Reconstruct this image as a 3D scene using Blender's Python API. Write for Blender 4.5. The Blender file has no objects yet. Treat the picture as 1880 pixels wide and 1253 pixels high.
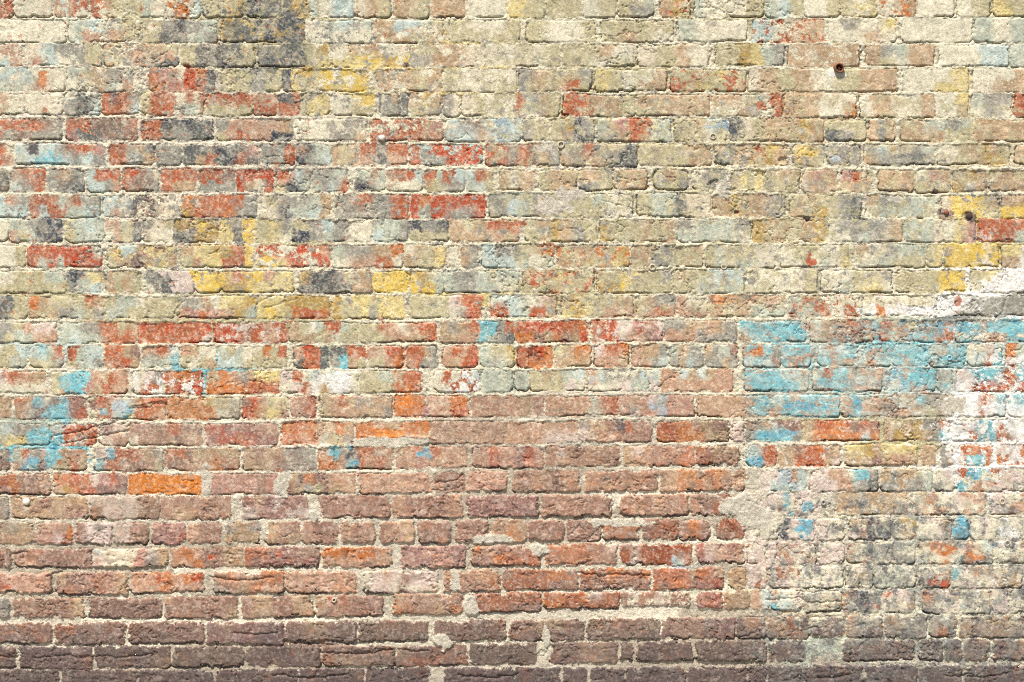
import bpy, math
import numpy as np
PI = math.pi
S = 0.0015                      # metres per photograph pixel on the wall face
Z0 = 0.40                       # height of the picture's lower edge above the pavement
PW, PH = 1880.0, 1253.0
def wx(px): return (px - PW/2)*S
def wz(py): return Z0 + (PH - py)*S
GROUND_PY = PH + Z0/S

# ------------------------------------------------------------------ palette (as the coats and clays look in daylight)
PAL = {
 'W':(250,247,238),'w':(234,226,198),'f':(230,210,195),'o':(202,192,152),'g':(198,203,182),'G':(166,162,148),
 'd':(116,118,112),'k':(82,86,94),'c':(201,214,203),'T':(134,202,208),'B':(106,184,204),
 'y':(230,210,144),'Y':(242,208,98),'u':(198,166,92),'r':(194,110,68),'R':(202,88,42),
 's':(204,164,134),'P':(166,129,110),'p':(194,148,134),'n':(210,130,66),'N':(234,140,34),
 't':(196,168,132),'m':(144,120,106),'M':(106,91,86),'b':(192,206,210),'q':(168,122,120),
 'l':(238,227,203),'e':(218,208,186),'h':(198,185,163),'x':(150,72,40),
 'v':(174,96,58),'z':(182,114,76),'F':(230,217,188),'i':(214,184,146),'j':(192,162,126),'a':(160,182,190),'S':(140,146,140)}
KALB = 0.72
def lin(c):
    c = np.array(c, float)/255.0
    return np.where(c <= 0.04045, c/12.92, ((c+0.055)/1.055)**2.4)
LP = {k: lin(v)*KALB for k, v in PAL.items()}

# ------------------------------------------------------------------ courses: top / bottom at x = 235, 710, 1180, 1645
ROWS = [
 (-12,31,-12,32,-12,31,-12,29),(37,77,38,77,39,75,34,76),(83,120,83,122,83,120,83,121),(126,167,129,167,130,167,128,167),
 (172,210,174,212,176,212,174,214),(221,256,222,257,219,258,222,258),(267,301,267,302,267,304,268,302),
 (313,351,315,351,314,347,315,351),(361,398,361,401,357,396,361,398),(405,443,406,443,405,442,405,443),
 (453,490,453,490,453,489,451,490),(500,537,500,537,498,536,498,536),(546,583,546,583,544,581,544,578),
 (594,629,594,628,591,627,591,627),(637,675,638,675,635,673,634,672),(685,722,684,720,679,716,679,718),
 (732,768,729,764,729,763,726,763),(781,817,777,814,776,810,773,808),(827,863,824,860,821,855,818,854),
 (873,907,870,905,865,900,863,901),(914,952,912,950,909,946,906,943),(962,998,958,996,955,991,953,990),
 (1009,1042,1005,1042,1000,1036,997,1034),(1054,1089,1050,1088,1045,1081,1041,1079),
 (1099,1135,1094,1131,1089,1112,1085,1125),(1145,1182,1143,1179,1137,1174,1133,1170),
 (1188,1226,1188,1223,1179,1215,1175,1212),(1231,1268,1228,1265,1226,1262,1223,1260)]
# bricks of every course: "A" 0, "B" 470, "C" 940, "D" 1400 are the origins of the measuring windows
BR = '''
A -200,80,nr 95,370,wwf 390,635,sr*c 660,900,rto 920,1190,ogf 1210,1440,nnc*w 1470,1740,oou*d B -65,180,kdd 200,440,duug 465,700,wcc 720,965,fto 1000,1240,to 1270,1500,t 1530,1800,ww 1820,2070,yo C 245,490,oo 520,750,wo 770,1020,oog|oGG 1075,1275,tuo*r 1315,1540,gww 1560,1810,wo D 25,285,gco 310,550,wwo 570,825,owo*y 850,1100,wt*n 1130,1380,www 1410,1640,wo 1660,1900,yo
A -300,465,gwww|wwww 500,1000,gcGo|gssto 1030,1560,oGkGg|odGgG 1590,2190,uddkdk*u B 360,825,fgcg|wwww*G 860,1350,tcco|ttot 1400,1900,owwo|oooo C 115,605,owwo 650,1160,oooo|otow 1195,1690,gwww D -60,445,cwss*r 490,960,wGwwy|wwsw 1010,1510,wwww 1530,2040,gwgs
A -80,160,css|ccs 190,725,fcGGo|scwGo 750,1280,ottto|oGtGd*s 1310,1830,odGkdo B 20,530,GGkdou|Gdkdoy 555,1090,ottGf|yyYuY 1115,1640,ottf|Gttf 1660,2175,wwowo C 370,870,oosw|oowww 910,1410,fosw|fosw 1470,1955,oouygG D 190,700,sstst*w 750,1230,tGgss|towst 1275,1770,wwwcc 1790,2200,gw
A -100,460,cccwf|gggsw 490,950,gotGG|wotgs*G 1080,1540,rpsfrnk|nrprrrd 1600,2010,ooGo B 200,370,kyo 380,780,yYYYY|oYyYY 870,1330,tttot 1350,1870,owww|owwo C 50,570,GtooG|Gtoro 600,1110,yowwt|yowtt 1150,1680,otoyo|ttyoos*r 1710,2225,ftsoottf D 440,960,wootst 1000,1480,wwwy|wwyy 1520,2100,wwsf|wtss
A -100,180,sw|tw 200,450,wfw 470,720,gddG|Gddc 735,1000,rkrrG|rrrsc 1020,1250,orrr 1290,1470,frfr|Gggt 1490,1810,rrrr|oooo 1830,1985,s|r B 170,310,kdr|rrr 320,520,oyy 540,850,wwyY|wfoo 870,1090,GGtd|fGGd 1110,1340,syut|oooG 1350,1465,GGf 1480,1640,fo 1660,2180,wowrgGto C 370,880,rrtto|rroto 900,1420,tsttt|otttt*s 1450,1940,sswgr|wwtGwr D 150,670,tstwff|ttswwn 700,1230,wstwwt 1250,1480,wwy|wwt 1510,1790,gGG|wGw 1810,2100,rP|rr
A -100,440,rrrrG|rGmGG 480,980,rrmmmr|pddmmP 1025,1520,rrkdkdd|rrGGGdd 1560,2100,Gsssst|osrsskk B 280,790,wwwGGGG|wwwGGt 830,1340,rrrrrtp|rprrrss 1370,1895,cGmcBc|cccscBc C 80,275,Goo 285,590,oukG|otkd 620,1140,gtprrog|GGtrrgg 1170,1545,ooscB|ooowo 1570,2240,dfosstut D 450,745,ooo|dGo 765,950,sGt 1000,1500,otggGg|tttoo 1520,2100,ttsPPr
A -100,100,nrf|rrs 115,740,ckccmrrp|gcTTcGcG 790,1100,rrGtG|rrcGt 1120,1305,GGG 1330,1870,dddkddp|dtrdkrd B 20,280,GGGr 290,540,sdgg|kGgc 550,735,tot 750,1085,rrGrr|sGdss 1115,1625,rGRRRRRR|RGGGRRRR*c 1660,2180,rrGrmtG C 360,900,GGrGtGd|tGttGdd 915,1430,oooott 1460,1970,tdssrYs|dGsusus D 220,440,yYuG|uGto 470,700,GGGG 740,1240,GctGGg|tGGGdG 1270,1780,wwttuto|wfotuu 1820,2100,srr
A -100,55,od|dd 85,320,srr|cGr 350,600,GtG|Gdk 630,865,crRr|ccGs 890,1145,rRPGf|rPPmG 1160,1410,rrr|rtt 1435,1690,rrP|GGG 1705,1961,RRRR|RtfR B 145,385,rrcG|odkg 410,650,GGg|gGcr 720,925,ggtg|kkGg 950,1195,srrc|fwww 1225,1490,rgrc|ooGG 1510,1700,crt|gco 1760,2005,twss C 200,460,ottt 480,720,sso|dGo 740,975,tst 1030,1260,oto|ooG 1300,1530,wGG 1580,1800,tyoy D 20,265,otst|oooo 295,540,spt|sss 570,775,prs|stt 840,1080,stP|tss 1105,1350,wpt|oso 1370,1610,tuP|uGt 1640,1900,tttP
A -100,200,ccsG|cccc 215,720,rrrgsrgG|rcrrggcc 750,1250,ccckmmmG|csGkpmff*w 1310,1850,nnrrrrG|urrrnGG B 10,530,foGGGgt|wfkggct 570,1095,GGrrGGrr|GGGGGGrr*G 1120,1635,RnRRRRRR|RgRRGGGR 1680,2175,GGcgGto C 370,870,oogww|oooww 910,1430,oggdff 1450,1965,tuttG D 205,710,otooGd|touoGd 750,1230,tGGGgg|wggggw 1290,1700,fYyYot|fYYYyo 1730,2100,PPP|YYw
A -100,50,ww 70,450,ggGGkk|sogdkk 470,745,ogcg|ogg 760,1010,ssgod|wsood 1030,1240,Gffo|fww 1255,1560,uuYu|dduu 1575,2100,yGYoyG|ydYoyw B 270,660,oGcG|kGgG 680,830,www 850,1090,gggG|cggG 1110,1380,kGGk|oooo 1400,1890,totrr|tttss C 100,610,otutGo 640,1160,uoootot 1200,1710,GgggG|ggggw 1730,2250,uttotu D 480,1000,wGGGGGt|wwGgGft 1020,1290,gggf 1310,1530,wyp|wyp 1560,2000,rrrrr|rrrgr
A -100,180,cwwo|gwwo 205,725,RrRRRRRg|rgRgRRRR 775,1270,wccstto|otmtot*y 1310,1820,tyyuurY|otyyrrY B 5,525,rRRRRRr|YYyRRgR*w 555,1050,gGGGttn|wwsssrnw 1070,1350,ftoy|tooy 1370,1455,ww 1480,1590,tG 1630,2140,cGGosn|cccgwg C 330,840,ottttou|tttyoGyu*n 860,1370,tsGGoot|PtGGoto 1405,1890,ogoooww|ogoggww D 140,620,wooowwo|wwowgwy 680,1170,tGgGggg|wwggooo 1190,1300,oy 1310,1700,YYYYY 1730,2100,ywW|tWW
A -50,470,wwooogg|ooooooo 490,750,kdyy|Ggcc 760,1010,toto 1060,1395,GdGfWt|wfdkWw 1405,1580,wYu|wYY 1600,2110,uruYsyy|uuuYyyyy B 310,830,ukdkGott|dddddtt 850,1100,YYYY 1110,1340,Yuog|YYYg 1360,1890,gGGgogg|gGGggwo C 90,590,totyuoo|oootooo*r 620,1140,toyyooG|uuYoooo 1170,1670,tooccc|ooggggg 1690,2195,wwwwo D 430,930,wwwoooG|wwgoyyw 970,1450,oooooYYY 1500,2000,oywwW|woWWW
A -100,195,Gdo|Pdo 220,740,ntoooort|totGGgoG 765,1250,oggwooo|ggooooo 1290,1840,GGtwyyu|sprpstug B 10,520,yyyuuuuu|yYyonrrn 555,1060,uoyyoyyy|uooyGyyy 1110,1620,oooofrr|ooooowGRr 1690,2160,gccgwft|rrcgrrt C 365,870,tuooott|yuyosss 900,1170,otGG|tsrs 1190,1400,swgw|ssss 1430,1955,nnttstst|ttottgggg D 200,690,gttwwww|Gggswgt*r 730,1230,wffwwww|WnWWWw*w 1260,1900,WWtWWWW|WsWWWGG*W
A -50,400,GGosff|Goggss 440,980,ggGGrrot|gcggsrrr 1000,1510,RrrRrrrR|rrrrrrRf 1550,2060,RRPrsr*f B 250,730,towgrrgo|tttotgoo 745,1290,oorswsrr|ooossttr 1330,1870,tGtrTTGr|ttssTgGd C 20,535,rRRRRrrn|nnPtnPtR 570,1080,rrRwfRsp|sRrfssPp*f 1100,1610,GGttstG|sssGGGG 1640,2110,TTTcTT|tTTTTT D 350,790,gtssrPP|ttPPPPt 850,1370,rtdodGBr|rotBTTrr*B 1400,2000,BTsfTTs|TTssTTc*w
A -60,190,gooc|oogg 225,450,cTgr|oooG 490,730,rgcc|ogcG 760,1000,rrtP|srRt 1030,1280,srrc|gggT 1300,1550,stww|owot 1575,1810,gogw|ccgo B -10,225,onor|oooo 280,520,sRrd|drrd 540,790,ddrr|GTto 810,1050,stRr|oosn 1085,1300,rrtG|srGG 1350,1590,srsr|strR 1620,1860,goou|gGgo C 50,285,rxRn|rnnn 320,570,otnn|tttt 600,840,frrn|ssst 870,1120,sttG|ssGc 1140,1370,gtGG|GtcG 1400,1620,tGgP|GGtG 1670,1930,tnTG|cTcP D 150,345,TTTT|TsPG 410,650,cscT|Tsgg 690,920,cTTT|gncT 940,1190,TTTT|TGTT 1210,1455,gtTT|GTTT 1485,1720,wwfc|ccrT 1760,2000,nggr|rcWr
A -150,330,wfrst|wwwww 380,910,ocTTstrs|otTTptrss 960,1450,wfGrnnr|wRrwrRtR*W 1490,2000,tnsGtyy|nnnnrrr B 190,730,frwcwcWw|wfrWuWWw 750,1180,ooggtrr|oooornr 1290,1600,wrwrc|wwrWr*W 1620,1880,ggg C -20,120,gGg 135,520,otogc|ooofw 540,1050,scGGGGcc|swwffggf*w 1080,1590,ssctctss|sssssss 1680,2130,TTTTccg|TTTTTcg D 370,860,grTTGgGs|GrTTccGG 920,1250,BGTTT|cBPPT 1260,1360,Gc 1400,2000,fTTTrTT|WrRRRRW*W
A -80,75,ot 110,610,ntTgdTPP|tgddTTPr 640,1190,Prsfctrrr|wrrcTrrns*o 1210,1720,nnnnuoog|nnnnngG B -90,230,PRsooo|RrtyyP 250,425,ssr 460,975,otroGwtt|otsttttG 1005,1520,nnnsssnn|nnnpssrr 1550,2060,ssssstP C 250,760,sssssgrr|sssstgsr 780,1310,stsfcsss|sGssbsss 1340,1685,sssss 1700,1840,GTT|GTT D 80,560,cTsTTTT|sTTTTTTT 575,970,tTcsstP|tTGttPm 990,1360,ttTGGu|tttotu 1385,1750,WWWrsT|WWWrGT*W 1765,2000,TTw|WWr*W
A -150,350,cgcGGG|ggyyTT 380,690,cRrr|TrGr*f 720,915,Gw|wt 930,1450,spPPrrPP|wssPsPss 1480,2000,rrPPPtt|PrrnrPP B 190,700,nrrnttnt|rrsrgooG 725,1245,nnsttnnn|nnnnnsst 1265,1780,sssssss 1800,2310,ssssss|sssfff C 500,1000,GttPkrPP|ftsssPPP 1045,1560,rrnnPtPP|nrnnnttt 1575,1670,ff 1685,2080,PGtGPPP|GTTTTTG D 310,830,trrnrPrP|tnnnnncn 880,1340,totuGGr|tuuutGT 1365,1880,WfWTTrcW|WWrTTrPW*W
A -80,60,gG|cm 95,620,grGfttss|sBTPToort 690,1170,fBrrrtG|TrrPPPso 1205,1720,rrPttttt|PPsssnPs 1755,2270,tPttGGg|tttPGGG B 460,980,sTGkrrss|nnsTrsrs 1015,1510,tsrBrsss|sspsssss 1565,2060,ssrssmrs C 250,770,sfsPssss|sssssssP 805,1310,tfsPPPPr|tssPrPrr 1335,1630,nPttt|rnsss 1690,1940,cr|Br D 70,560,ttPrrnPt|ttrrrrtf 600,1110,yyutyyyy|tttPtsst 1140,1240,tt 1290,1370,Gt 1420,1650,rnrr|nTTn*W 1690,2000,fWnn|nrnn*W
A -150,355,cnrnPPs|cnPnPPs 390,910,nnrnfprP|tunrrmPm 930,1440,NNNNNNNN 1490,2000,pppppPp B 220,710,tmnPPsss|PtGoPtts 750,1250,ssssss 1280,1500,PPP|smP 1520,1800,sss C 10,490,sPssPss 530,1045,ssPPPPPP|ssssssPP 1070,1580,PsnnPrns|ssrPrPrP 1595,1670,ss D 0,310,ffbbsc|fcccbc 350,830,ffsswTTG|fffssGGd 860,1215,tGttog|GGtGGg 1235,1380,wf|Gw 1400,1880,rBTrff|TssffG*w
a -60,60,tG 90,600,ttPttt|ttttPP 620,1100,ffffPP|PfffPP 1110,1590,PPPPPP|PttPPP b -90,350,psqfpp|fpppff 440,920,PPPPPP 945,1425,sPPPPs 1460,1945,PPPPPPP c 210,680,PPPPPP 750,1210,PsPsPP|rsPsPP 1235,1520,sPPr|sPrP 1800,1890,ww d 40,480,ffrBTtf|ffrTTtf*w 520,1000,ttGtttt 1050,1540,tswfss|snsfss*w 1580,2000,fwss|fsss
a -60,225,PGt|Pst 250,495,tsst|ssfr 520,770,PfGf|Pfff 790,1020,ffpP|ffPP 1050,1280,sPPP|PPPr 1300,1525,sPP 1560,1795,GtG|ttt b 70,300,tsP|tPt 325,560,sPP 585,820,sPs 860,1090,PPt 1120,1345,PPP 1380,1600,PPP 1635,1860,PPrP c 120,355,PPP 385,610,PPP 635,875,rPRr|PrPP 900,1150,pPRr|PrPr 1165,1365,PnP 1420,1600,rRr|PPr d -10,105,ww*P 125,350,kfBB 370,560,fw*G 600,880,ttkG|fPkk*G 900,1060,Guu|Gtt 1080,1310,wft|wfG 1320,1420,BB 1440,1620,wfw 1640,2000,WwW
a -300,70,PPP 90,630,PPPPPPP|ssPPPPP 650,1155,cwwwpGt|fwwwpdt 1190,1680,snsPPtt|ssnPPtt b -85,430,nnsPPtt|nPPPPPP 460,930,nnnnnns|ssssPss 1005,1440,qqpqqq|pqqppq 1490,1965,nsPPPr|PPnrrr c 235,730,rrrRPPf|rrrRrPP 755,1245,rfRRRRRr|RfrRRRcr 1285,1610,rwttPt|Pftttt 1620,1790,ww*r d 0,95,ff 110,370,spps|rpps*w 385,560,fff 590,760,PPd|tPP*G 780,1050,GkGg|GkGG 1090,1590,tnnnfnnB|gtnggnkk 1610,2000,Wtt|wtt
a -120,350,rssssss|Rrssss 390,880,tPPPPPt|PPPPPst 905,1400,ssnnsnR|sssnsss 1480,1970,snssnn|GPtnss b 200,690,ssssss|ssPsss 740,1250,wfsfPfff|wffwPffs 1300,1680,ssPss|PPPPr 1710,2240,PrrrnnP|rrrrPPP c 465,950,rnPnnrrn|PPPPPPPP 975,1460,rnrrtnrt|nPnnPPrR 1500,1620,ttt 1630,1780,fPw|frf d 20,250,drrr|Gfff 270,560,wwww|www*G 575,760,GtG*w 780,1060,gggw|ggww 1080,1300,ffGs|Grrr*G 1310,1790,Tfsstttt|wffwfttt
a -100,60,PG 90,580,PPPPPPt 620,1115,PPPPPPP 1140,1630,sPPPPPP|PPPPPPt b -100,390,PttPPtt 425,870,tsrPPPP|tPsPPPP 945,1420,tsPsPsP|nrPPtPn 1490,1970,rrrrrrr|RrrrPPP c 225,740,rnrrnfrr|nnrrrrrr 760,1230,PfPPfPPP*w 1290,1450,PrR 1470,1640,tt 1660,1800,sc d 40,270,scwf|Tccw 280,540,wwtt|tttt*G 560,820,nkkGG|rGGkr 830,1050,fffG|wwwt 1120,1360,nGfn|GGff*k 1370,1570,GGwr|cwww*G 1590,1710,ff 1720,2000,GdG
a -200,350,mmmPP|mmmmP 385,860,rrPPmPP|PmmmPmP 890,1400,PPPPPPP|PmPmPPP 1430,1965,mtPPmM|PPmPkM b 200,695,PPttPmm|mmmtmmm 710,1180,mmPPmPP|mmmmmmM 1235,1725,PPPPmPP|tmmPmPm 1760,2270,PPtttPm|mmmmmmm c 520,1020,mmmpPPmm|mmmmmmMM 1040,1530,ttttGmm|mtttmmM 1560,1790,dtsc|ddmm d 0,320,stsrwt|PttRrt 330,560,wtmm|mmmm 580,830,sGdd|tmMM 850,1140,tGGG|PGGG 1150,1340,GGct|Gnnd 1370,2000,tmttmtt
a -100,100,MMm|mmM 135,640,MMkMmm|mmmmmm 650,1170,MdMMmm|mmmmmt 1190,1680,MMmMMM|mmMmMM 1700,2210,mMMMMmm|mmPmmmm b 460,950,PmPmmmm|ntttsmm 970,1460,tmmmPPP|PrRrrPr 1480,1930,MMmMMMm c 270,720,mmmtPtm|Pmmsttt 750,840,mP 855,1240,mMmMmm 1270,1750,MMMMMGM 1785,1890,MG d 45,540,MmmmmmG|mPmmmmG 565,1050,GmmMmmM|mMmmMmm 1090,1250,GMd 1260,1380,gd 1395,1560,tPt 1600,2000,pGtGt
a -150,400,mmmMm 430,940,GmmmPPt 960,1470,MmMMMMG 1490,2100,mMMPm b 240,740,mMMMmmm|kkkMkkk 770,1200,mmMkMM|kkkkkk 1310,1780,mMMMMM|kkMkkk c 20,330,MrMMdd 350,520,tmG 550,770,GtG 790,1200,MGMGd 1220,1620,tGGtd 1640,1790,mM d 0,280,Mdd 300,690,MPMPM|MMdPM 700,1070,dGddG|GGdGr 1090,1380,Gddd 1400,1900,dMPMrM
'''.strip().split('\n')
MORT = '''loGowwwwooww
looowwwwowww
lllowywwwwww
llwoyywowwww
lwlloywwwtww
lllewwwwwtww
lllewwwwwwww
lllelwllwwww
wwlwwwwwwwww
wlGwwwewwowy
wlwowwwwwwwy
wwwwwwwwwewW
owowwyowwwwW
wooowwwwwwgW
cwlwwwwwwcTc
llTwlwwwwgcc
llwwlweewgcW
gllllheewoow
TwlllheelloW
lllllhheellW
llleehhleeeW
eeelehhhheee
hhheehhlleee
hhlleheeheee
hhhhheelweee
ellleeelhtww
elhmeeehhgww
ehhheeehhhee
ehhhleehheee'''.split('\n')
# spots of old paint or bare clay that cross the joints: x, y, rx, ry, colour, strength
SPOTS = [(81,146,10,16,'n',1),(350,150,12,20,'R',.9),(345,120,7,6,'x',1),(743,120,7,6,'M',1),(1527,137,10,5,'W',1),(1545,138,9,4,'W',.8),
 (560,132,16,12,'u',.8),(540,60,26,60,'d',.35),(425,60,40,40,'d',.35),(500,120,30,18,'k',.45),(526,40,22,30,'k',.4),
 (1056,155,8,10,'r',.9),(1057,192,24,18,'r',.7),(688,115,9,9,'Y',1),(640,118,60,10,'y',.7),(1398,194,9,9,'r',.9),
 (1780,398,12,11,'M',.95),(1733,393,17,10,'m',.9),(1483,402,6,4,'M',1),(930,411,36,5,'r',.9),(1490,482,8,7,'R',.95),(1488,470,2,12,'R',.9),
 (1500,563,4,9,'r',.9),(1510,563,3,9,'r',.9),(1758,553,7,12,'r',.9),(1840,560,70,16,'G',.75),(1790,575,40,8,'G',.7),(1870,545,30,20,'G',.75),
 (1440,608,34,16,'T',.8),(1380,640,16,10,'T',.5),(1850,600,40,16,'T',.8),(190,756,14,12,'T',.5),(75,797,34,14,'T',.7),(105,760,36,22,'T',.5),
 (125,705,20,18,'T',.7),(72,655,14,6,'c',.8),(222,747,15,13,'b',.95),(60,845,14,9,'B',.8),(97,838,14,16,'T',.85),(103,822,8,6,'B',.9),
 (640,820,5,6,'B',.95),(653,849,6,5,'B',.95),(772,834,7,7,'B',.95),(1196,742,8,12,'b',.9),(1087,700,6,15,'b',.7),(614,700,34,16,'W',.6),
 (1385,647,12,8,'n',1),(1760,740,26,20,'W',.95),(1840,660,50,10,'W',.7),(1745,790,26,40,'W',.6),(1755,850,18,60,'W',.5),(1840,760,60,50,'W',.35),
 (1425,705,60,18,'T',.55),(1515,705,18,12,'T',.6),(1690,695,30,15,'T',.75),(1475,747,50,10,'B',.7),(1575,742,12,20,'B',.6),(1425,797,40,8,'B',.75),
 (1480,930,14,14,'B',.6),(1474,970,16,15,'B',.95),(1442,970,7,15,'k',.9),(1765,965,14,20,'B',.8),(1745,1010,26,8,'n',.9),(1733,1025,10,16,'n',.9),(1790,1015,20,12,'n',.9),
 (1812,1000,9,9,'B',.7),(1712,1069,11,6,'R',.95),(1736,1074,8,8,'R',.95),(1553,1106,6,14,'n',.95),(1625,1092,12,6,'R',.9),(1590,1112,5,6,'R',.8),
 (1582,1108,22,14,'k',.45),(1405,1055,10,20,'r',.5),(1392,1035,26,40,'f',.55),(1400,960,46,26,'w',.75),(1375,935,24,14,'e',.9),
 (48,935,8,10,'e',.4),(127,980,6,14,'n',.8),(13,1078,12,5,'R',.7),(293,1064,13,7,'R',.7),(362,1062,8,8,'R',.8),(385,1023,6,5,'R',.8),
 (512,1017,5,8,'R',.85),(606,1100,5,4,'R',.9),(1265,1041,34,4,'b',.6),(240,1092,12,5,'w',.8),(1238,1025,4,7,'b',.9),
 (335,885,60,5,'N',.5),(705,795,44,10,'N',.7),(745,745,22,16,'N',.6),(735,773,10,4,'w',.6),(980,655,16,11,'x',.5),(1310,912,20,3,'l',.5),
 (1430,1095,20,5,'c',.6),(1425,1115,20,7,'T',.45),(1735,658,14,10,'T',.4),(1690,655,60,14,'T',.25),(1810,470,20,60,'W',.15),(1845,520,45,22,'W',.8),(1700,568,40,8,'W',.7),
 (395,512,22,18,'Y',.5),(738,518,22,18,'Y',.5),(480,590,10,8,'o',.4),(560,470,8,8,'w',.5),(775,1080,60,8,'w',.3),(1150,1000,18,8,'f',.5),
 (1350,390,6,5,'x',.9),(1719,352,5,4,'k',.9),(1535,290,10,8,'b',.6),(1670,287,34,8,'d',.6),(1485,281,26,10,'Y',.5),(1040,272,10,8,'o',.6),(1123,283,40,12,'G',.6),
 (1345,238,8,12,'k',.7),(1300,233,16,5,'a',.5),(971,195,6,16,'S',.5),(732,200,6,12,'k',.7),(697,190,4,18,'k',.7)]
# cracks and ledges: points, half width (px), depth (mm; negative stands proud)
CRACKS = [([(1063,1053),(1100,1057),(1150,1054),(1192,1058)],2.4,6),([(590,1199),(640,1200),(690,1198),(720,1194)],2.6,7),([(730,1194),(790,1196)],2,6),
 ([(520,1178),(560,1181),(600,1179),(660,1182)],3.2,8),([(430,1160),(470,1166),(510,1160)],2.2,6),([(60,1208),(130,1205),(200,1208),(280,1204)],2.2,5),([(0,1205),(30,1207)],2.4,6),
 ([(440,1183),(500,1186)],2,5),([(690,1180),(780,1176)],2,5),([(20,1018),(50,1014)],2.2,5),([(88,1058),(112,1052)],2.4,6),([(385,1058),(420,1066),(470,1066),(500,1060)],2.4,6),
 ([(100,800),(150,790),(210,775),(240,762)],2,5),([(115,815),(170,805),(235,792)],2.2,5),([(240,745),(280,738),(305,735)],2,-3),([(235,752),(270,748),(305,741)],1.6,4),
 ([(485,568),(515,556),(545,548)],2,3.5),([(474,556),(500,544)],1.8,3),([(300,550),(325,580)],1.6,3),([(340,548),(318,578)],1.6,3),
 ([(270,505),(290,538)],1.6,2.5),([(972,640),(972,680),(975,730)],1.2,3),([(974,730),(975,765)],1,2.5),([(1367,770),(1367,860),(1368,960)],1.5,2.2),
 ([(500,820),(540,812),(600,830)],2,3),([(660,803),(690,806),(720,800),(760,803),(800,808)],2.2,-3.5),([(170,845),(210,840),(245,832)],1.8,-2),
 ([(560,1003),(590,1012),(610,1006)],1.5,3),([(990,1000),(1010,1004),(1030,998)],2,4),([(1035,1036),(1080,1034)],2.2,5),([(1850,545),(1842,570),(1828,582)],2.2,4),
 ([(1790,580),(1830,582),(1842,575)],1.8,4),([(1470,1100),(1480,1104),(1545,1106)],2.2,5),([(1405,1102),(1470,1098)],2,4),([(1560,1155),(1590,1145)],1.6,3),([(1460,1160),(1520,1150)],1.4,3),
 ([(1500,1245),(1560,1240)],3,6),([(1120,70),(1135,95)],1.5,3),([(1310,92),(1302,120)],2.6,5),([(1585,92),(1580,118)],3,5),([(1166,110),(1168,120)],3,5),
 ([(1108,370),(1125,374),(1140,378)],1.6,3),([(1640,500),(1650,505)],1.6,4),([(800,885),(840,880),(850,872)],2.2,5),([(795,898),(830,900),(850,890)],1.8,4),
 ([(1135,190),(1150,186)],1,2),([(1580,150),(1620,156)],1,2),([(1735,1240),(1800,1246),(1850,1238)],2.5,5),([(840,1240),(900,1244),(950,1238)],2.6,6),([(500,1240),(560,1246),(640,1240)],2.8,6),
 ([(1545,1200),(1650,1204)],1.2,2),([(1720,1172),(1752,1164)],2.2,4),([(1362,1170),(1392,1158)],2,5),([(600,1170),(640,1174)],1.5,3),([(330,880),(356,884)],1.6,3),([(268,905),(360,908)],1.6,4)]
# lumps of spilt mortar: x, y, rx, ry, height mm
LUMPS = [(812,1178,19,15,4.5),(575,950,10,12,2),(1355,930,34,22,2.5),(1390,950,40,20,2),(865,1112,16,18,2.5),
 (1005,1170,8,22,2),(990,1010,14,10,2),(835,1065,12,22,1.5),(900,990,50,9,2),(720,812,70,9,2),(520,890,14,26,2),(378,885,12,26,2),
  (1750,745,24,18,1),(1135,960,60,8,1.5),(1000,270,16,10,1.5),(1040,360,30,14,2),(1010,380,40,14,2),(1480,335,8,14,1.5),(702,254,7,5,4),
 (1330,345,16,16,1.5),(1310,340,10,12,-4),(1345,352,10,8,-3),(1775,398,9,7,-3),(1733,396,12,7,-3),(1440,294,9,7,-5),(1480,402,5,4,-4),(1720,352,5,4,-4),(1350,390,5,4,-4),(975,655,6,5,-3),(990,650,6,4,-3),(1004,652,4,4,-2.5),
 (345,122,5,4,-3),(497,170,8,6,-3),(1245,262,7,5,-2),(812,1180,6,5,2)]

# ------------------------------------------------------------------ noise
rng = np.random.RandomState(7)
TAB = rng.rand(512, 512).astype(np.float32)
def vnoise(x, y, seed=0):
    x = x + seed*37.17 + 2048; y = y + seed*91.73 + 2048
    xi = np.floor(x).astype(np.int32); yi = np.floor(y).astype(np.int32)
    fx = (x - xi).astype(np.float32); fy = (y - yi).astype(np.float32)
    fx = fx*fx*(3-2*fx); fy = fy*fy*(3-2*fy)
    x0 = xi & 511; x1 = (xi+1) & 511; y0 = yi & 511; y1 = (yi+1) & 511
    a = TAB[y0, x0]; b = TAB[y0, x1]; c = TAB[y1, x0]; d = TAB[y1, x1]
    return (a + (b-a)*fx)*(1-fy) + (c + (d-c)*fx)*fy
def fbm(x, y, sc, oc=3, seed=0, gain=.55, ax=1.0):
    """0..1, roughly centred on .5; sc = size in px of the largest feature, ax stretches it sideways"""
    t = 0; a = 1; n = 0; s = sc
    for k in range(oc):
        ca, sa = math.cos(k*.9+seed) if ax == 1 else 1, math.sin(k*.9+seed) if ax == 1 else 0
        u = (x*ca + y*sa)/(s*ax); v = (-x*sa + y*ca)/s
        t = t + a*vnoise(u, v, seed*7+k*3+1); n += a; a *= gain; s *= .5
    return t/n
def sst(a, b, x):
    t = np.clip((x-a)/(b-a), 0, 1); return t*t*(3-2*t)

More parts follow.
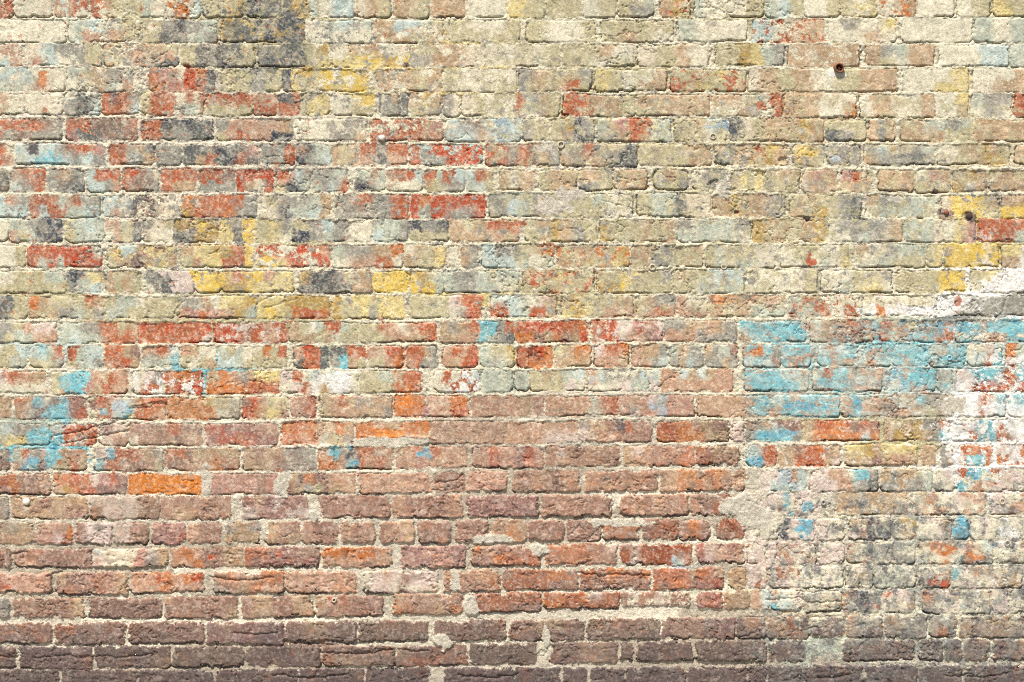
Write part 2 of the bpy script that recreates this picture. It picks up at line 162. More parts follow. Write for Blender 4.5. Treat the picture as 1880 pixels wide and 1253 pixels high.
# ------------------------------------------------------------------ sampling grid of the wall face (fine where the picture looks, coarser beyond)
def axis(lo, a, b, hi, st, st2):
    return np.concatenate([np.arange(lo, a, st2), np.arange(a, b, st), np.arange(b, hi+st2, st2)])
XA = axis(-760, -24, 1904, 2640, 1.4, 5.0)
YA = axis(-420, -20, 1273, GROUND_PY+12, 1.4, 5.0)
X, Y = np.meshgrid(XA.astype(np.float32), YA.astype(np.float32))
NY, NX = X.shape
wa = fbm(X, Y, 22, 4, 1, .6); wb = fbm(X, Y, 22, 4, 2, .6)
WX = X + (wa-.5)*10; WY = Y + (wb-.5)*7
SX = X + (fbm(X, Y, 30, 5, 61, .55)-.5)*7; SY = Y + (fbm(X, Y, 34, 5, 62, .55)-.5)*5.5
# threshold noises that break the paint into flakes
T1 = np.clip((fbm(X, Y, 13, 5, 3, .66)-.5)*1.7+.5, 0, .999)
T2 = np.clip((fbm(X, Y, 11, 5, 4, .66)-.5)*1.7+.5, 0, .999)
T3 = fbm(X, Y, 9, 4, 5, .65)
TV = np.clip(T1*.6 + ((fbm(X, Y, 22, 5, 6, .7, .35)-.5)*1.8+.5)*.4, 0, .999)
SOFT = .10 + .85*sst(.42, .62, fbm(X, Y, 60, 3, 9))

XC = np.array([235., 710., 1180., 1645.])
def row_y(r, x):
    if r < 0: e = ROWS[0]; off = 46.3*r; r0 = 0
    elif r >= len(ROWS): off = 45.6*(r-len(ROWS)+1); e = ROWS[-1]
    else: e = ROWS[r]; off = 0
    if r < 0 : e = (-8,30,-8,30,-8,30,-9,29)
    top = np.interp(x, XC, [e[0], e[2], e[4], e[6]]) + off
    bot = np.interp(x, XC, [e[1], e[3], e[5], e[7]]) + off
    return top, bot
ORG = {'A':(0,3.917),'B':(470,3.917),'C':(940,3.917),'D':(1400,3.917),'a':(0,3.7625),'b':(470,3.7625),'c':(940,3.7625),'d':(1400,3.7625)}
bricks = []                     # row, x0, x1, code
for r, line in enumerate(BR):
    o = None; lst = []
    for tok in line.split():
        if tok in ORG: o = ORG[tok]; continue
        a, b, c = tok.split(',')
        lst.append([r, o[0]+float(a)/o[1], o[0]+float(b)/o[1], c])
    lst.sort(key=lambda q: q[1])
    for i in range(len(lst)-1):
        gap = lst[i+1][1] - lst[i][2]
        if gap < 5:
            m = (lst[i+1][1] + lst[i][2])/2; lst[i][2] = m-2.6; lst[i+1][1] = m+2.6
    bricks += lst
# the wall goes on beyond the picture with bricks of the same kind
NR0, NR1 = -9, len(ROWS) + 6
rr = np.random.RandomState(11)
for r in range(NR0, NR1):
    rc = min(max(r, 0), len(ROWS)-1)
    pool = [b for b in bricks if b[0] == rc and b[2]-b[1] > 40][:60]
    L = [b[3] for b in pool if b[1] < 700]; Rr = [b[3] for b in pool if b[1] > 1200]; Al = [b[3] for b in pool]
    header = (r % 7 == 0)
    w = 60 if header else 127
    def fill(x0, x1, codes, left=False):
        x = x1 if left else x0
        while (x > x0 if left else x < x1):
            ww = w + rr.uniform(-5, 5); c = codes[rr.randint(len(codes))]
            if left: bricks.append([r, x-ww, x, c]); x -= ww + 9
            else: bricks.append([r, x, x+ww, c]); x += ww + 9
    if 0 <= r < len(ROWS):
        rb = [b for b in bricks if b[0] == r]
        fill(-800, min(b[1] for b in rb)-8, L, True)
        fill(max(b[2] for b in rb)+8, 2680, Rr)
    else:
        x = -800 + rr.uniform(0, 60)
        while x < 2680:
            ww = w + rr.uniform(-5, 5)
            cs = L if x < 500 else (Al if x < 1300 else Rr)
            bricks.append([r, x, x+ww, cs[rr.randint(len(cs))]]); x += ww + 9

# ------------------------------------------------------------------ mortar colour and depth
LIN = np.array([LP[k] for k in PAL], np.float32); IDX = {k: i for i, k in enumerate(PAL)}
mm = np.array([[IDX[c] for c in (l+l[-1]*12)[:12]] for l in MORT])
bedx = np.interp(X[0], XC, XC)
rowpos = np.array([ (row_y(i, 940)[0]-4) for i in range(len(MORT)-1)] + [1270.])
fr = np.interp(WY+(T2-.5)*34, rowpos, np.arange(len(rowpos)))
mr = np.clip(np.floor(fr + T1*.9), 0, len(MORT)-1).astype(int)
mc = np.clip(np.floor((WX+(T2-.5)*70)/156.7), 0, 11).astype(int)
COL = LIN[mm[mr, mc]].copy()
ero = sst(0, 1, (Y - 770 - 0.12*(940-X) + (wa-.5)*160)/150) * (1 - .75*sst(1350, 1390, X)*(1-sst(1090, 1180, Y)))   # bare, weathered clay below
ero = np.clip(ero, 0, 1).astype(np.float32)
MD = .9 + 3.3*ero + 3.0*(fbm(X, Y, 120, 3, 8)-.5)*2          # how far the joint lies back, mm
CHIP = sst(.60, .64, fbm(X, Y, 15, 5, 60, .68))
D = np.full(X.shape, -40., np.float32)
UB = np.zeros(X.shape, np.float32); BH = np.zeros(X.shape, np.float32); BOT = np.zeros(X.shape, np.float32); BR_T = np.ones(X.shape, np.float32)
ROUGH = np.zeros(X.shape, np.float32)
for r, x0, x1, code in bricks:
    xm = (x0+x1)/2; y0, y1 = row_y(r, xm)
    ya, _ = row_y(r, x0); yb, _ = row_y(r, x1)
    slope = (yb-ya)/max(x1-x0, 1) + rr.uniform(-.012, .012)
    y0 += rr.uniform(-1.2, 1.2); y1 += rr.uniform(-1.2, 1.2)
    ia, ib = np.searchsorted(XA, [x0-16, x1+16]); ja, jb = np.searchsorted(YA, [y0-14, y1+14])
    if ib-ia < 3 or jb-ja < 3: continue
    sl = (slice(ja, jb), slice(ia, ib))
    x = SX[sl]; y = SY[sl] - (X[sl]-xm)*slope; xw = WX[sl]; yw = WY[sl] - (X[sl]-xm)*slope
    cx, cy = xm, (y0+y1)/2; hx, hy = (x1-x0)/2, (y1-y0)/2
    rad = min(rr.uniform(1.5, 5.5) + (3 if x1-x0 < 80 else 0), hy*.7, hx*.7)
    qx = np.abs(x-cx) - (hx-rad); qy = np.abs(y-cy) - (hy-rad)
    d = -(np.hypot(np.maximum(qx, 0), np.maximum(qy, 0)) + np.minimum(np.maximum(qx, qy), 0) - rad)
    e = ero[sl]
    d = d + 1.0 - (.9 + 1.9*e)*(T3[sl]-.5)*3.2
    d = d - CHIP[sl]*(2.2+1.6*e)
    upd = d > D[sl]
    tone = rr.uniform(.92, 1.08) if r < 17 else rr.uniform(.84, 1.1)
    tl = rr.uniform(-.7, .7, 2); tilt = [q*(.5+.5*e) for q in tl]; dep = rr.uniform(-1.3, 1.3)*(.8 + .4*e)
    u = np.clip((xw-cx)/hx*.5+.5, 0, .9999); v = np.clip((yw-cy)/hy*.5+.5, 0, .9999)
    H = dep + tilt[0]*(u-.5)*2 + tilt[1]*(v-.5)*2
    D[sl] = np.where(upd, d, D[sl]); BH[sl] = np.where(upd, H, BH[sl])
    BOT[sl] = np.where(upd, (y-cy)/hy, BOT[sl]); BR_T[sl] = np.where(upd, tone, BR_T[sl])
    spk = None
    if r < 12 and x0 > 850: code = code.replace('s', 'i').replace('P', 'j')
    if r < 12: code = code.replace('B', 'a').replace('f', 'F')
    if r >= 20: code = code.replace('R', 'v').replace('r', 'z')
    if '*' in code: code, spk = code.split('*')
    halves = (code.split('|')*2)[:2]
    t1 = TV[sl]; t2 = T2[sl]; soft = SOFT[sl]
    cells = []
    for h in halves:
        n = len(h); arr = np.array([IDX[q] for q in h])
        a = u*n - .5; b0 = np.floor(a); w = np.clip((a-b0-(1-t1))/soft + .5, 0, 1)[..., None]
        b0 = b0.astype(int)
        cells.append(LIN[arr[np.clip(b0, 0, n-1)]]*(1-w) + LIN[arr[np.clip(b0+1, 0, n-1)]]*w)
    low = np.clip((v*2 - 1.5 + t2)/soft + .5, 0, 1)[..., None]
    c = cells[0]*(1-low) + cells[1]*low
    if r >= 16 and x0 < 1370 and 'N' not in code:
        k = 'mPtqmPs'[rr.randint(7)]; c = c + (LIN[IDX[k]]-c)*rr.uniform(.1, .45)
    if r < 12:
        gq = LIN[IDX['G']]; m_ = ((c[..., 0]-c[..., 2]) > .26)[..., None]*(T3[sl] > .5)[..., None]; c = c + (gq-c)*m_*(.25 if x0 < 560 else .1)
    if r >= 27: c = c + (LIN[IDX['k']]-c)*rr.uniform(.25, .6)
    if r >= 25:
        c = c + (LIN[IDX['M']]-c)*rr.uniform(.15, .9)*min(1, (r-24)*.34)
    if spk:
        sp = fbm(X[sl], Y[sl], 10, 4, 21, .7) > .585
        c = np.where(sp[..., None], LIN[IDX[spk]], c)
    # covered where the brick face shows (painted joints upstairs share the brick's coat near its edge)
    edge = -.6 - 3.2*(1-e)*(T3[sl] > .55)
    m = upd & (d > edge)
    COL[sl] = np.where(m[..., None], c*tone, COL[sl])

# ------------------------------------------------------------------ spots and wear over everything
POLYS = [('S', .95, [(1884,528),(1858,540),(1830,562),(1790,573),(1740,581),(1690,585),(1690,591),(1800,592),(1850,580),(1884,566)]),
 ('W', .85, [(1884,488),(1830,500),(1815,528),(1760,540),(1735,552),(1745,578),(1790,571),(1830,560),(1858,538),(1884,524)]),
 ('d', .7, [(268,497),(290,497),(318,537),(285,537)]), ('f', .8, [(290,497),(345,497),(365,537),(318,537)]), ('Y', .85, [(345,497),(395,500),(400,537),(367,537)]),
 ('k', .18, [(455,30),(562,30),(560,122),(500,124),(470,80)]),
 ('W', .10, [(1742,715),(1790,690),(1884,700),(1884,905),(1810,900),(1752,885)]), ('f', .35, [(1368,905),(1500,900),(1560,1020),(1540,1080),(1368,1050)]),
 ('W', .55, [(1570,565),(1740,562),(1740,582),(1575,578)]), ('w', .22, [(0,0),(330,0),(250,160),(0,210)]), ('w', .25, [(570,60),(900,40),(950,230),(600,250)]),
 ('o', .28, [(860,60),(1400,150),(1884,200),(1884,330),(1720,350),(1700,560),(1000,580),(900,400)]), ('G', .07, [(0,60),(860,60),(1884,330),(1884,560),(900,590),(0,500)]), ('d', .18, [(400,0),(560,0),(556,160),(430,150)]), ('G', .12, [(1560,900),(1884,900),(1884,1273),(1380,1273),(1380,1120),(1560,1100)]), ('d', .12, [(1560,900),(1884,930),(1884,1273),(1380,1273),(1380,1120),(1560,1100)]),
 ('T', .08, [(1368,590),(1740,590),(1740,715),(1500,760),(1368,720)])]
def inside(x, y, pts):
    m = np.zeros(x.shape, bool)
    for (x0, y0), (x1, y1) in zip(pts, pts[1:]+pts[:1]):
        if y0 == y1: continue
        m ^= ((y0 > y) != (y1 > y)) & (x < (x1-x0)*(y-y0)/(y1-y0)+x0)
    return m
for pi_, (k, cov, pts) in enumerate(POLYS):
    xs = [p[0] for p in pts]; ys = [p[1] for p in pts]
    ia, ib = np.searchsorted(XA, [min(xs)-14, max(xs)+14]); ja, jb = np.searchsorted(YA, [min(ys)-14, max(ys)+14])
    sl = (slice(ja, jb), slice(ia, ib))
    nz = fbm(X[sl], Y[sl], 14, 5, 70+pi_, .72); thr = np.quantile(nz, 1-cov)
    f = (inside(WX[sl], WY[sl], pts) & (nz > thr)).astype(np.float32)
    if k in 'od': f *= .75
    COL[sl] += (LIN[IDX[k]] - COL[sl])*f[..., None]
def wear(col, mask):
    global COL
    COL += (LIN[IDX[col]]*1.0 - COL)*np.clip(mask, 0, 1)[..., None]
inb = sst(-1, 2, D)
up = 1-ero
fine = fbm(X, Y, 4, 3, 30, .8); mid = fbm(X, Y, 12, 4, 31, .7); big = fbm(X, Y, 70, 4, 32, .6); vst = fbm(X, Y, 26, 3, 33, .7, .22)
wear('l', sst(.60, .68, mid)*.28*up)
wear('w', sst(.57, .67, fbm(X, Y, 7, 3, 34, .7))*.25*up)
wear('d', sst(.62, .70, fbm(X, Y, 11, 4, 35, .7)*.6+big*.4)*.42*up)
wear('t', sst(.5, .62, big)*.10*up)
cb = sst(385, 410, X)*sst(566, 558, X)*sst(126, 118, Y); wear('o', sst(.50, .58, fbm(X, Y, 8, 4, 95, .8))*.6*cb)
wear('W', sst(.655, .70, fbm(X, Y, 8, 4, 36, .7))*.5*sst(1350, 1420, X)*sst(520, 620, Y))
wear('G', sst(.50, .64, fbm(X, Y, 15, 4, 44, .7))*.55*sst(1380, 1450, X)*sst(930, 1010, Y))
tz = sst(1360, 1372, X)*sst(1780, 1740, X)*sst(585, 600, Y)*sst(775, 760, Y); st4 = fbm(X, Y, 9, 5, 80, .68, 3.5)
wear('G', sst(.53, .60, st4)*.6*tz); wear('c', sst(.50, .43, st4)*.55*tz); wear('s', sst(.60, .64, fbm(X, Y, 10, 4, 81, .7, 2.5))*.7*tz)
wear('r', sst(.675, .70, fbm(X, Y, 9, 4, 37, .7)*.7+vst*.3)*.7*up*(.05+.95*sst(1000, 700, X)))
for x0, y0, rx, ry, k, st in SPOTS:
    ia, ib = np.searchsorted(XA, [x0-rx*1.8-6, x0+rx*1.8+6]); ja, jb = np.searchsorted(YA, [y0-ry*1.8-6, y0+ry*1.8+6])
    sl = (slice(ja, jb), slice(ia, ib))
    q = np.hypot((WX[sl]-x0)/rx, (WY[sl]-y0)/ry)
    f = ((1.25-q) + (T1[sl]-.5)*.9 > .25 + (1-st)*(.2+.9*T2[sl])).astype(np.float32)
    COL[sl] += (LIN[IDX[k]] - COL[sl])*f[..., None]*(.4+.5*st)*(.75+.25*sst(.3, .6, T1[sl]))[..., None]
wear('l', sst(.57, .70, fbm(X, Y, 3.0, 2, 45, .9))*.36)
wear('d', sst(.64, .76, fbm(X, Y, 3.0, 2, 46, .9))*.30*(.4+.6*up))
wear('f', sst(.58, .68, fbm(X, Y, 10, 4, 38, .7))*.35*ero*inb)
wear('m', sst(.56, .68, fbm(X, Y, 14, 4, 39, .7))*.45*ero*inb)
wear('n', sst(.60, .70, fbm(X, Y, 24, 4, 40, .7))*.2*ero*inb)
lr = sst(1375, 1420, X)*sst(890, 940, Y)
wear('w', sst(.54, .62, fbm(X, Y, 16, 5, 90, .7, 1.8))*.7*lr*sst(1180, 1120, Y)); wear('S', sst(.57, .64, fbm(X, Y, 18, 5, 91, .72))*.5*lr); wear('k', sst(.62, .67, fbm(X, Y, 12, 5, 92, .72))*.6*lr)
soot = sst(1070, 1275, Y + (big-.5)*40)*inb + .4*sst(1180, 1260, Y)*(1-inb)
wear('M', soot*(.50+.40*sst(.45, .6, mid)))
COL *= (1 + (fine-.5)*.62)[..., None]
COL *= (1 + (mid-.5)*.42)[..., None]
COL *= (1 + (big-.5)*.22)[..., None]
COL = np.clip(.44*(COL/.44)**1.12, .01, .86)

# ------------------------------------------------------------------ relief in mm, towards the viewer
n1 = fbm(X, Y, 9, 4, 50, .62); n2 = fbm(X, Y, 34, 3, 51, .5); stri = fbm(X, Y, 7, 3, 52, .6, 4.0); grit = fbm(X, Y, 3.6, 2, 53, .8)
edge_w = 2.0 + 1.2*ero
LUM = COL.mean(-1); RB = COL[..., 0] - COL[..., 2]
bare = sst(.14, .24, RB - .35*LUM + .02)*inb*(1-.5*ero)       # bare clay lies a coat of paint lower
prof = sst(-1.2, 1.0, D/edge_w*1.6)
rid = 1 - np.abs(2*fbm(X, Y, 26, 4, 63, .6, 1.6)-1); scr = sst(.955, .99, rid)*sst(.45, .6, n2)
face = BH + (n2-.5)*(1.2+1.8*ero) + (n1-.5)*(.45+1.5*ero) + (stri-.5)*(.4+3.6*ero*sst(.38, .6, n2)) + (grit-.5)*(.55+.55*ero) - bare*.55 - scr*(.8+1.4*ero)
pit = sst(.76, .86, fbm(X, Y, 4.5, 2, 54, .7))*sst(.42, .62, n2); face -= pit*2.2
chip = sst(.66, .70, fbm(X, Y, 20, 5, 55, .65)); face -= chip*(.8+1.8*ero)
joint = -MD + (n2-.5)*2.6 + (n1-.5)*(5.4-2.8*ero) + (grit-.5)*(3.4-1.2*ero) - sst(.72, .82, fbm(X, Y, 6, 2, 56))*1.6
H = face*prof + joint*(1-prof)
crk = sst(.47, .62, fbm(X, Y, 44, 5, 57, .6))*(.4+1.1*fbm(X, Y, 160, 2, 64))
under = sst(.55, .85, BOT)                       # the open seam is under the brick
seam = np.exp(-(((D+.6)/1.25)**2))
H -= seam*crk*(1.6 + 8.5*under)*(.8+.5*ero)
side = seam*(np.abs(BOT) < .9)*sst(.47, .60, fbm(X, Y, 60, 3, 58))*(.35+.65*sst(700, 1150, X))*up
H -= side*4.5
rough_up = sst(.52, .64, fbm(X, Y, 110, 3, 66))*up          # crumbling, smeared pointing over the faces
H += rough_up*((fbm(X, Y, 14, 5, 67, .6)-.5)*3.4)
cr2 = 1-np.abs(2*fbm(X, Y, 60, 5, 68, .62)-1); H -= sst(.972, .995, cr2)*sst(.48, .6, fbm(X, Y, 130, 2, 69))*3.0
H += np.exp(-(((D+5)/2.5)**2))*sst(-.4, -1.0, BOT)*1.2*(.4+up)   # ledge of pointing above the brick
for pts, hw, dp in CRACKS:
    xs = [p[0] for p in pts]; ys = [p[1] for p in pts]
    ia, ib = np.searchsorted(XA, [min(xs)-14, max(xs)+14]); ja, jb = np.searchsorted(YA, [min(ys)-16, max(ys)+16])
    sl = (slice(ja, jb), slice(ia, ib)); best = np.full(X[sl].shape, 99., np.float32)
    px = X[sl] + (wa[sl]-.5)*9; py = Y[sl] + (wb[sl]-.5)*9 + (T3[sl]-.5)*7; hw = hw*.75
    for (ax, ay), (bx, by) in zip(pts[:-1], pts[1:]):
        dx, dy = bx-ax, by-ay; t = np.clip(((px-ax)*dx+(py-ay)*dy)/(dx*dx+dy*dy), 0, 1)
        best = np.minimum(best, np.hypot(px-ax-t*dx, py-ay-t*dy))
    H[sl] -= dp*.8*np.exp(-(best/hw)**2)*(.6+.8*T3[sl])
for x0, y0, rx, ry, hh in LUMPS:
    ia, ib = np.searchsorted(XA, [x0-rx*1.6-4, x0+rx*1.6+4]); ja, jb = np.searchsorted(YA, [y0-ry*1.6-4, y0+ry*1.6+4])
    sl = (slice(ja, jb), slice(ia, ib)); q = np.hypot((WX[sl]-x0)/rx, (WY[sl]-y0)/ry) + (T1[sl]-.5)*.9
    f = sst(1.15, .75, q)
    if hh > 0:
        lump = np.maximum(H[sl], hh-1.5 + (n1[sl]-.5)*3.5 + (grit[sl]-.5)*2)
        H[sl] += (lump-H[sl])*f
        if rx > 6:
            COL[sl] += (LIN[IDX['e']]*(.55+.9*fine[sl])[..., None] - COL[sl])*(f > .5)[..., None]; D[sl] = np.where(f > .5, -3, D[sl])
    else: H[sl] += hh*f
H = H.astype(np.float32)

# ------------------------------------------------------------------ scene helpers
C = bpy.context.scene.collection
def mat(name, col=(.5,.5,.5), rough=.8, metal=0, attr=None, noise=None, bump=None):
    m = bpy.data.materials.new(name); m.use_nodes = True
    nt = m.node_tree; b = nt.nodes['Principled BSDF']
    b.inputs['Roughness'].default_value = rough; b.inputs['Metallic'].default_value = metal
    b.inputs['Base Color'].default_value = (*col, 1)
    tc = nt.nodes.new('ShaderNodeTexCoord')
    src = None
    if attr:
        a = nt.nodes.new('ShaderNodeAttribute'); a.attribute_name = attr; src = a.outputs['Color']
    if noise:
        sc, amt, c2 = noise
        nz = nt.nodes.new('ShaderNodeTexNoise'); nz.inputs['Scale'].default_value = sc; nz.inputs['Detail'].default_value = 6; nz.inputs['Roughness'].default_value = .7
        nt.links.new(tc.outputs['Object'], nz.inputs['Vector'])
        rp = nt.nodes.new('ShaderNodeMapRange'); rp.inputs['From Min'].default_value = .3; rp.inputs['From Max'].default_value = .7
        nt.links.new(nz.outputs['Fac'], rp.inputs['Value'])
        mx = nt.nodes.new('ShaderNodeMix'); mx.data_type = 'RGBA'
        if c2 is None:        # multiply grain
            rp.inputs['To Min'].default_value = 1-amt; rp.inputs['To Max'].default_value = 1+amt
            mx.blend_type = 'MULTIPLY'; mx.inputs['Factor'].default_value = 1
            nt.links.new(rp.outputs['Result'], mx.inputs['B'])
        else:
            nt.links.new(rp.outputs['Result'], mx.inputs['Factor']); mx.inputs['B'].default_value = (*c2, 1)
        if src: nt.links.new(src, mx.inputs['A'])
        else: mx.inputs['A'].default_value = (*col, 1)
        src = mx.outputs['Result']
    if src: nt.links.new(src, b.inputs['Base Color'])
    if bump:
        sc, dist = bump
        n2_ = nt.nodes.new('ShaderNodeTexNoise'); n2_.inputs['Scale'].default_value = sc; n2_.inputs['Detail'].default_value = 5; n2_.inputs['Roughness'].default_value = .65
        nt.links.new(tc.outputs['Object'], n2_.inputs['Vector'])
        bp = nt.nodes.new('ShaderNodeBump'); bp.inputs['Distance'].default_value = dist; bp.inputs['Strength'].default_value = 1
        nt.links.new(n2_.outputs['Fac'], bp.inputs['Height']); nt.links.new(bp.outputs['Normal'], b.inputs['Normal'])
    return m
def tag(o, label=None, cat=None, group=None, kind=None):
    for k, v in (('label', label), ('category', cat), ('group', group), ('kind', kind)):
        if v: o[k] = v
    return o
def empty(name, loc):
    o = bpy.data.objects.new(name, None); o.location = loc; o.empty_display_size = .05; C.objects.link(o); return o
def mesh_obj(name, verts, faces, m, parent=None, smooth=False):
    me = bpy.data.meshes.new(name); me.from_pydata(verts, [], faces); me.materials.append(m); me.update()
    if smooth:
        for p in me.polygons: p.use_smooth = True
    o = bpy.data.objects.new(name, me); C.objects.link(o)
    if parent: o.parent = parent
    return o
def grid_part(name, mask, m, parent):
    """the cells of the wall face selected by mask, as one mesh"""
    q = np.argwhere(mask); j, i = q[:, 0], q[:, 1]
    f = np.stack([j*NX+i, (j+1)*NX+i, (j+1)*NX+i+1, j*NX+i+1], 1)
    used = np.unique(f); remap = np.zeros(NX*NY, np.int32); remap[used] = np.arange(len(used))
    f = remap[f].astype(np.int32)
    co = np.empty((len(used), 3), np.float32)
    co[:, 0] = wx(X.ravel()[used]); co[:, 1] = -H.ravel()[used]*.001; co[:, 2] = wz(Y.ravel()[used])
    me = bpy.data.meshes.new(name)
    me.vertices.add(len(used)); me.vertices.foreach_set('co', co.ravel())
    me.loops.add(f.size); me.loops.foreach_set('vertex_index', f.ravel())
    me.polygons.add(len(f)); me.polygons.foreach_set('loop_start', np.arange(0, f.size, 4, dtype=np.int32))
    try: me.polygons.foreach_set('loop_total', np.full(len(f), 4, np.int32))
    except Exception: pass
    me.update(calc_edges=True)
    at = me.attributes.new('coat', 'FLOAT_COLOR', 'POINT')
    rgba = np.ones((len(used), 4), np.float32); rgba[:, :3] = COL.reshape(-1, 3)[used]
    at.data.foreach_set('color', rgba.ravel())
    me.polygons.foreach_set('use_smooth', np.ones(len(f), bool))
    me.materials.append(m)
    o = bpy.data.objects.new(name, me); C.objects.link(o); o.parent = parent
    return o

# ------------------------------------------------------------------ the wall
wall = empty('brick_wall', (0, 0, 0))
tag(wall, 'old brick wall with peeling cream, yellow and turquoise paint over bare red brick', 'wall')
Dc = (D[:-1, :-1]+D[1:, :-1]+D[:-1, 1:]+D[1:, 1:])/4
m_br = mat('weathered_brick', rough=.93, attr='coat', noise=(480, .27, None), bump=(480, .0017))
m_mo = mat('sandy_mortar', rough=.97, attr='coat', noise=(480, .32, None), bump=(400, .0030))
grid_part('brickwork', Dc > -.5, m_br, wall)
grid_part('mortar', Dc <= -.5, m_mo, wall)
def box(name, a, b, m, parent=None):
    (x0, y0, z0), (x1, y1, z1) = a, b
    v = [(x, y, z) for x in (x0, x1) for y in (y0, y1) for z in (z0, z1)]
    f = [(0,1,3,2), (4,6,7,5), (0,4,5,1), (2,3,7,6), (0,2,6,4), (1,5,7,3)]
    return mesh_obj(name, v, f, m, parent)
m_core = mat('brick_core', (.34,.24,.19), .95, noise=(14, .5, (.42,.36,.29)), bump=(60, .004))
xl, xr, zt = wx(XA[0]), wx(XA[-1]), wz(YA[0])
box('core', (xl, .012, 0), (xr, .34, zt), m_core, wall)
box('coping', (xl-.03, -.04, zt-.003), (xr+.03, .38, zt+.07), mat('coping_stone', (.42,.40,.35), .9, noise=(9, .5, (.30,.29,.25)), bump=(80, .003)), wall)

# ------------------------------------------------------------------ fixings left in the wall
m_rust = mat('rusty_iron', (.20,.075,.035), .85, .3, noise=(420, .5, (.36,.16,.10)), bump=(700, .0006))
m_hole = mat('sooty_iron', (.035,.022,.02), .9, .2, noise=(500, .5, (.10,.05,.035)))
m_wht = mat('white_plastic', (.78,.76,.64), .5, noise=(300, .5, (.70,.66,.50)))
m_grey = mat('dull_zinc', (.36,.35,.30), .6, .5, noise=(500, .5, (.46,.44,.36)), bump=(900, .0004))
m_pnt = mat('painted_metal', (.56,.50,.36), .8, noise=(500, .5, (.40,.34,.24)), bump=(900, .0006))
m_blue = mat('blue_painted_metal', (.24,.50,.55), .7, noise=(500, .5, (.36,.50,.48)))
def hgt(px, py):
    i = int(np.searchsorted(XA, px)); j = int(np.searchsorted(YA, py)); return H[j-3:j+4, i-3:i+4].mean()*.001
def lathe(name, prof, m, parent, seg=28, wob=0.0, seed=0):
    rl = np.random.RandomState(seed); v = []; f = []
    wv = 1 + wob*np.sin(np.arange(seg)*2*PI/seg*2+seed) + wob*.6*rl.uniform(-1, 1, seg)
    for (r_, h_) in prof:
        for k in range(seg):
            a = 2*PI*k/seg; v.append((r_*wv[k]*math.cos(a), -h_, r_*wv[k]*math.sin(a)))
    n = len(prof)
    for i in range(n-1):
        for k in range(seg):
            k2 = (k+1) % seg; f.append((i*seg+k, i*seg+k2, (i+1)*seg+k2, (i+1)*seg+k))
    f.append(tuple(range(seg))[::-1]); f.append(tuple((n-1)*seg+k for k in range(seg)))
    return mesh_obj(name, v, f, m, parent, True)
def ring_plug(name, px, py, r, wall_m, label, cat, proud=.004, hole=.55, hm=None, seed=0, tilt=(0,0), back=.006, wob=.05):
    """a short tube set in the wall: outer wall, rim, bore with a dark plug in it"""
    base = hgt(px, py)
    e = empty(name, (wx(px), -base, wz(py))); e.rotation_euler = (tilt[0], 0, tilt[1]); tag(e, label, cat, 'ring fixings left in the wall' if name == 'wall_plug' else None)
    R = r*S
    lathe('rim', [(R*.9, -back), (R, -back*.5), (R, proud*.8), (R*.93, proud), (R*hole*1.08, proud), (R*hole, proud*.75), (R*hole, -back*.6)], wall_m, e, 28, wob, seed)
    lathe('bore', [(R*hole*.96, -back*.9), (R*hole*.96, proud*.15), (R*hole*.5, proud*.05), (R*.02, proud*.10)], hm or m_hole, e, 20, wob, seed)
    return e
def stud(name, px, py, r, m, label, cat, proud=.004, seed=0, slot=False):
    base = hgt(px, py); R = r*S
    e = empty(name, (wx(px), -base, wz(py))); tag(e, label, cat, 'rusted bolt ends left in the wall' if name == 'rusty_bolt' else None)
    lathe('head', [(R*.8, -.005), (R*.98, -.001), (R, proud*.4), (R*.9, proud*.8), (R*.55, proud*1.05), (R*.05, proud*1.12)], m, e, 26, .04, seed)
    return e
a = ring_plug('pipe_stub', 1539, 125, 9.2, m_rust, 'rusty open pipe end sticking out of the cream bricks beside two white chips', 'pipe', proud=.014, hole=.68, tilt=(.12, .10), back=.012, seed=3)
lathe('bolt', [(.0030, -.004), (.0030, .0085), (.0018, .0100), (.0002, .0102)], m_rust, a, 12, .12, 5)
ring_plug('wall_plug', 1511.6, 922.7, 5.2, m_grey, 'small grey metal socket above the brick with the blue square, right of a turquoise smear', 'fixing', proud=.005, hole=.42, seed=4)
stud('round_stud', 48.5, 921, 6.6, m_wht, 'white round button on the mortar at the lower left, below the orange bricks', 'stud', proud=.006, seed=1)
ring_plug('wall_plug', 1030, 266, 6.6, m_pnt, 'cream painted ring in the joint under a yellow smear, upper middle of the wall', 'fixing', proud=.004, hole=.6, hm=m_pnt, seed=6)
ring_plug('wall_plug', 1198, 491, 6.0, m_pnt, 'cream painted ring in the bed joint just below a chipped brown brick corner', 'fixing', proud=.004, hole=.6, hm=m_pnt, seed=7)
ring_plug('wall_plug', 1309, 251, 5.6, m_pnt, 'faint cream ring low on a painted brick left of a dark grey blotch', 'fixing', proud=.003, hole=.7, hm=m_pnt, seed=8)
ring_plug('wall_plug', 1329, 490, 5.2, m_pnt, 'small cream ring in the joint above a pale green painted brick', 'fixing', proud=.003, hole=.6, hm=m_pnt, seed=9)
ring_plug('wall_plug', 1743, 657, 4.6, m_blue, 'turquoise painted ring on a turquoise brick', 'fixing', proud=.003, hole=.6, hm=m_blue, seed=10)
ring_plug('wall_plug', 1840, 921, 5.4, m_pnt, 'pale ring on a pinkish white brick near the right edge', 'fixing', proud=.003, hole=.6, hm=m_pnt, seed=11)
ring_plug('wall_plug', 1848.6, 997.6, 5.4, m_grey, 'grey ring with dark bore right of the orange paint splashes', 'fixing', proud=.004, hole=.5, seed=12)
ring_plug('wall_plug', 613.5, 1102, 4.6, m_pnt, 'tiny pale socket beside a red chip on a brown brick, lower left of centre', 'fixing', proud=.005, hole=.45, seed=13)
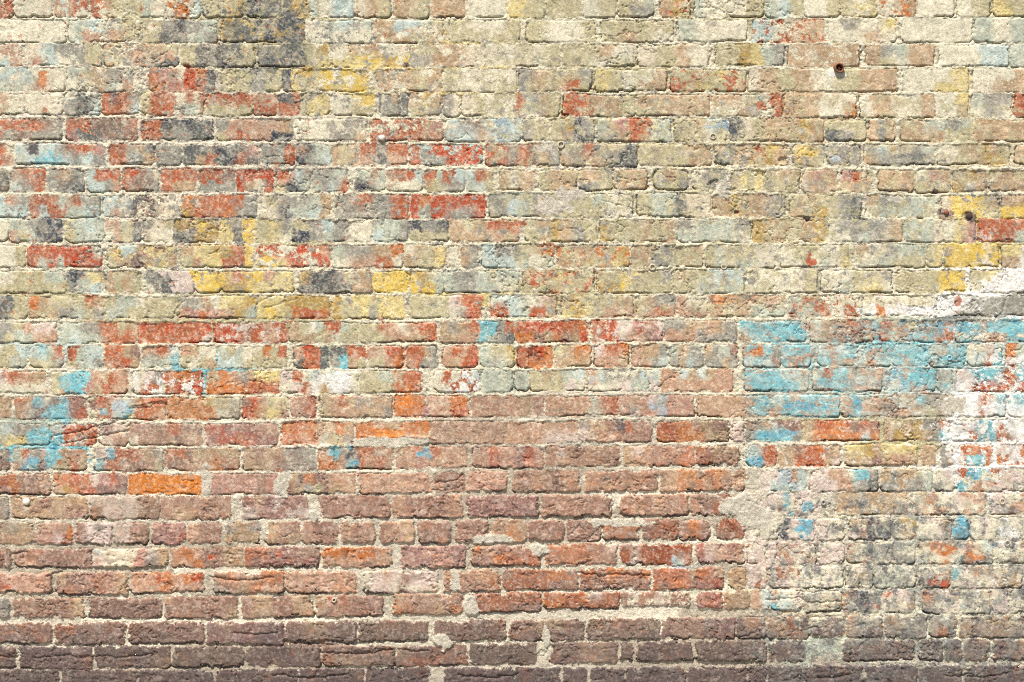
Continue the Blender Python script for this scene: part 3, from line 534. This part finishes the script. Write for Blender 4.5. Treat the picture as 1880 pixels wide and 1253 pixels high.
stud('rusty_bolt', 1780, 397, 6.0, m_hole, 'black rusted bolt head in a dark stain under the yellow brick near the right edge', 'bolt', proud=.005, seed=2)
stud('rusty_bolt', 1483, 401.5, 4.6, m_hole, 'dark round plug in the joint under an olive brick, right of centre', 'bolt', proud=.003, seed=5)
stud('rusty_bolt', 1738, 390, 4.6, m_rust, 'small brown rusted bolt in the stained joint left of the black bolt head', 'bolt', proud=.004, seed=8)
stud('rusty_bolt', 1719, 352, 4.0, m_hole, 'small black bolt end in the joint above the yellow painted brick', 'bolt', proud=.003, seed=9)
stud('painted_stud', 701.5, 253.5, 5.2, m_wht, 'pale painted stud in the joint below a red and grey brick', 'stud', proud=.006, seed=14)

# ------------------------------------------------------------------ ground and street around, outside the picture
def sheet(name, x0, x1, y0, y1, z, m):
    return tag(mesh_obj(name, [(x0,y0,z),(x1,y0,z),(x1,y1,z),(x0,y1,z)], [(0,1,2,3)], m), kind='structure')
sheet('ground', -120, 120, -120, 120, -.15, mat('asphalt', (.055,.055,.055), .9, noise=(60, .5, (.075,.072,.068)), bump=(160, .004)))
pv = box('pavement', (-60, -2.4, -.3), (60, .3, 0), mat('pavement_concrete', (.32,.31,.28), .9, noise=(7, .5, (.25,.24,.22)), bump=(120, .003)))
tag(pv, kind='structure')

# ------------------------------------------------------------------ light, sky, camera
SUN_EL, SUN_AZ = math.radians(60), math.radians(-24)     # from above, a little from the left, on the viewer's side
w = bpy.data.worlds.new("World"); bpy.context.scene.world = w; w.use_nodes = True
nt = w.node_tree; bg = nt.nodes['Background']; sky = nt.nodes.new('ShaderNodeTexSky'); sky.sky_type = 'NISHITA'; sky.sun_disc = False
sky.sun_elevation = SUN_EL
dirx, diry = math.sin(SUN_AZ)*math.cos(SUN_EL), -math.cos(SUN_AZ)*math.cos(SUN_EL)    # towards the sun
sky.sun_rotation = math.atan2(dirx, diry); sky.dust_density = 3
nt.links.new(sky.outputs['Color'], bg.inputs['Color']); bg.inputs['Strength'].default_value = .075
ld = bpy.data.lights.new('sun', 'SUN'); ld.energy = 4.9; ld.angle = math.radians(2.5); ld.color = (1, .965, .925)
lo = bpy.data.objects.new('sun', ld); C.objects.link(lo); lo.location = (-3, -5, 8)
import mathutils
lo.rotation_euler = mathutils.Vector((dirx, diry, math.sin(SUN_EL))).to_track_quat('Z', 'Y').to_euler()
cam = bpy.data.cameras.new('camera'); cam.lens = 50; cam.sensor_width = 36; cam.clip_end = 500
co = bpy.data.objects.new('camera', cam); C.objects.link(co)
co.location = (0, -(PW*S)*50/36, Z0 + PH*S/2); co.rotation_euler = (PI/2, 0, 0)
sc = bpy.context.scene; sc.camera = co
sc.cycles.use_denoising = False; sc.cycles.filter_width = 1.0
sc.view_settings.view_transform = 'Standard'; sc.view_settings.look = 'None'; sc.view_settings.exposure = 0.5; sc.view_settings.gamma = 1
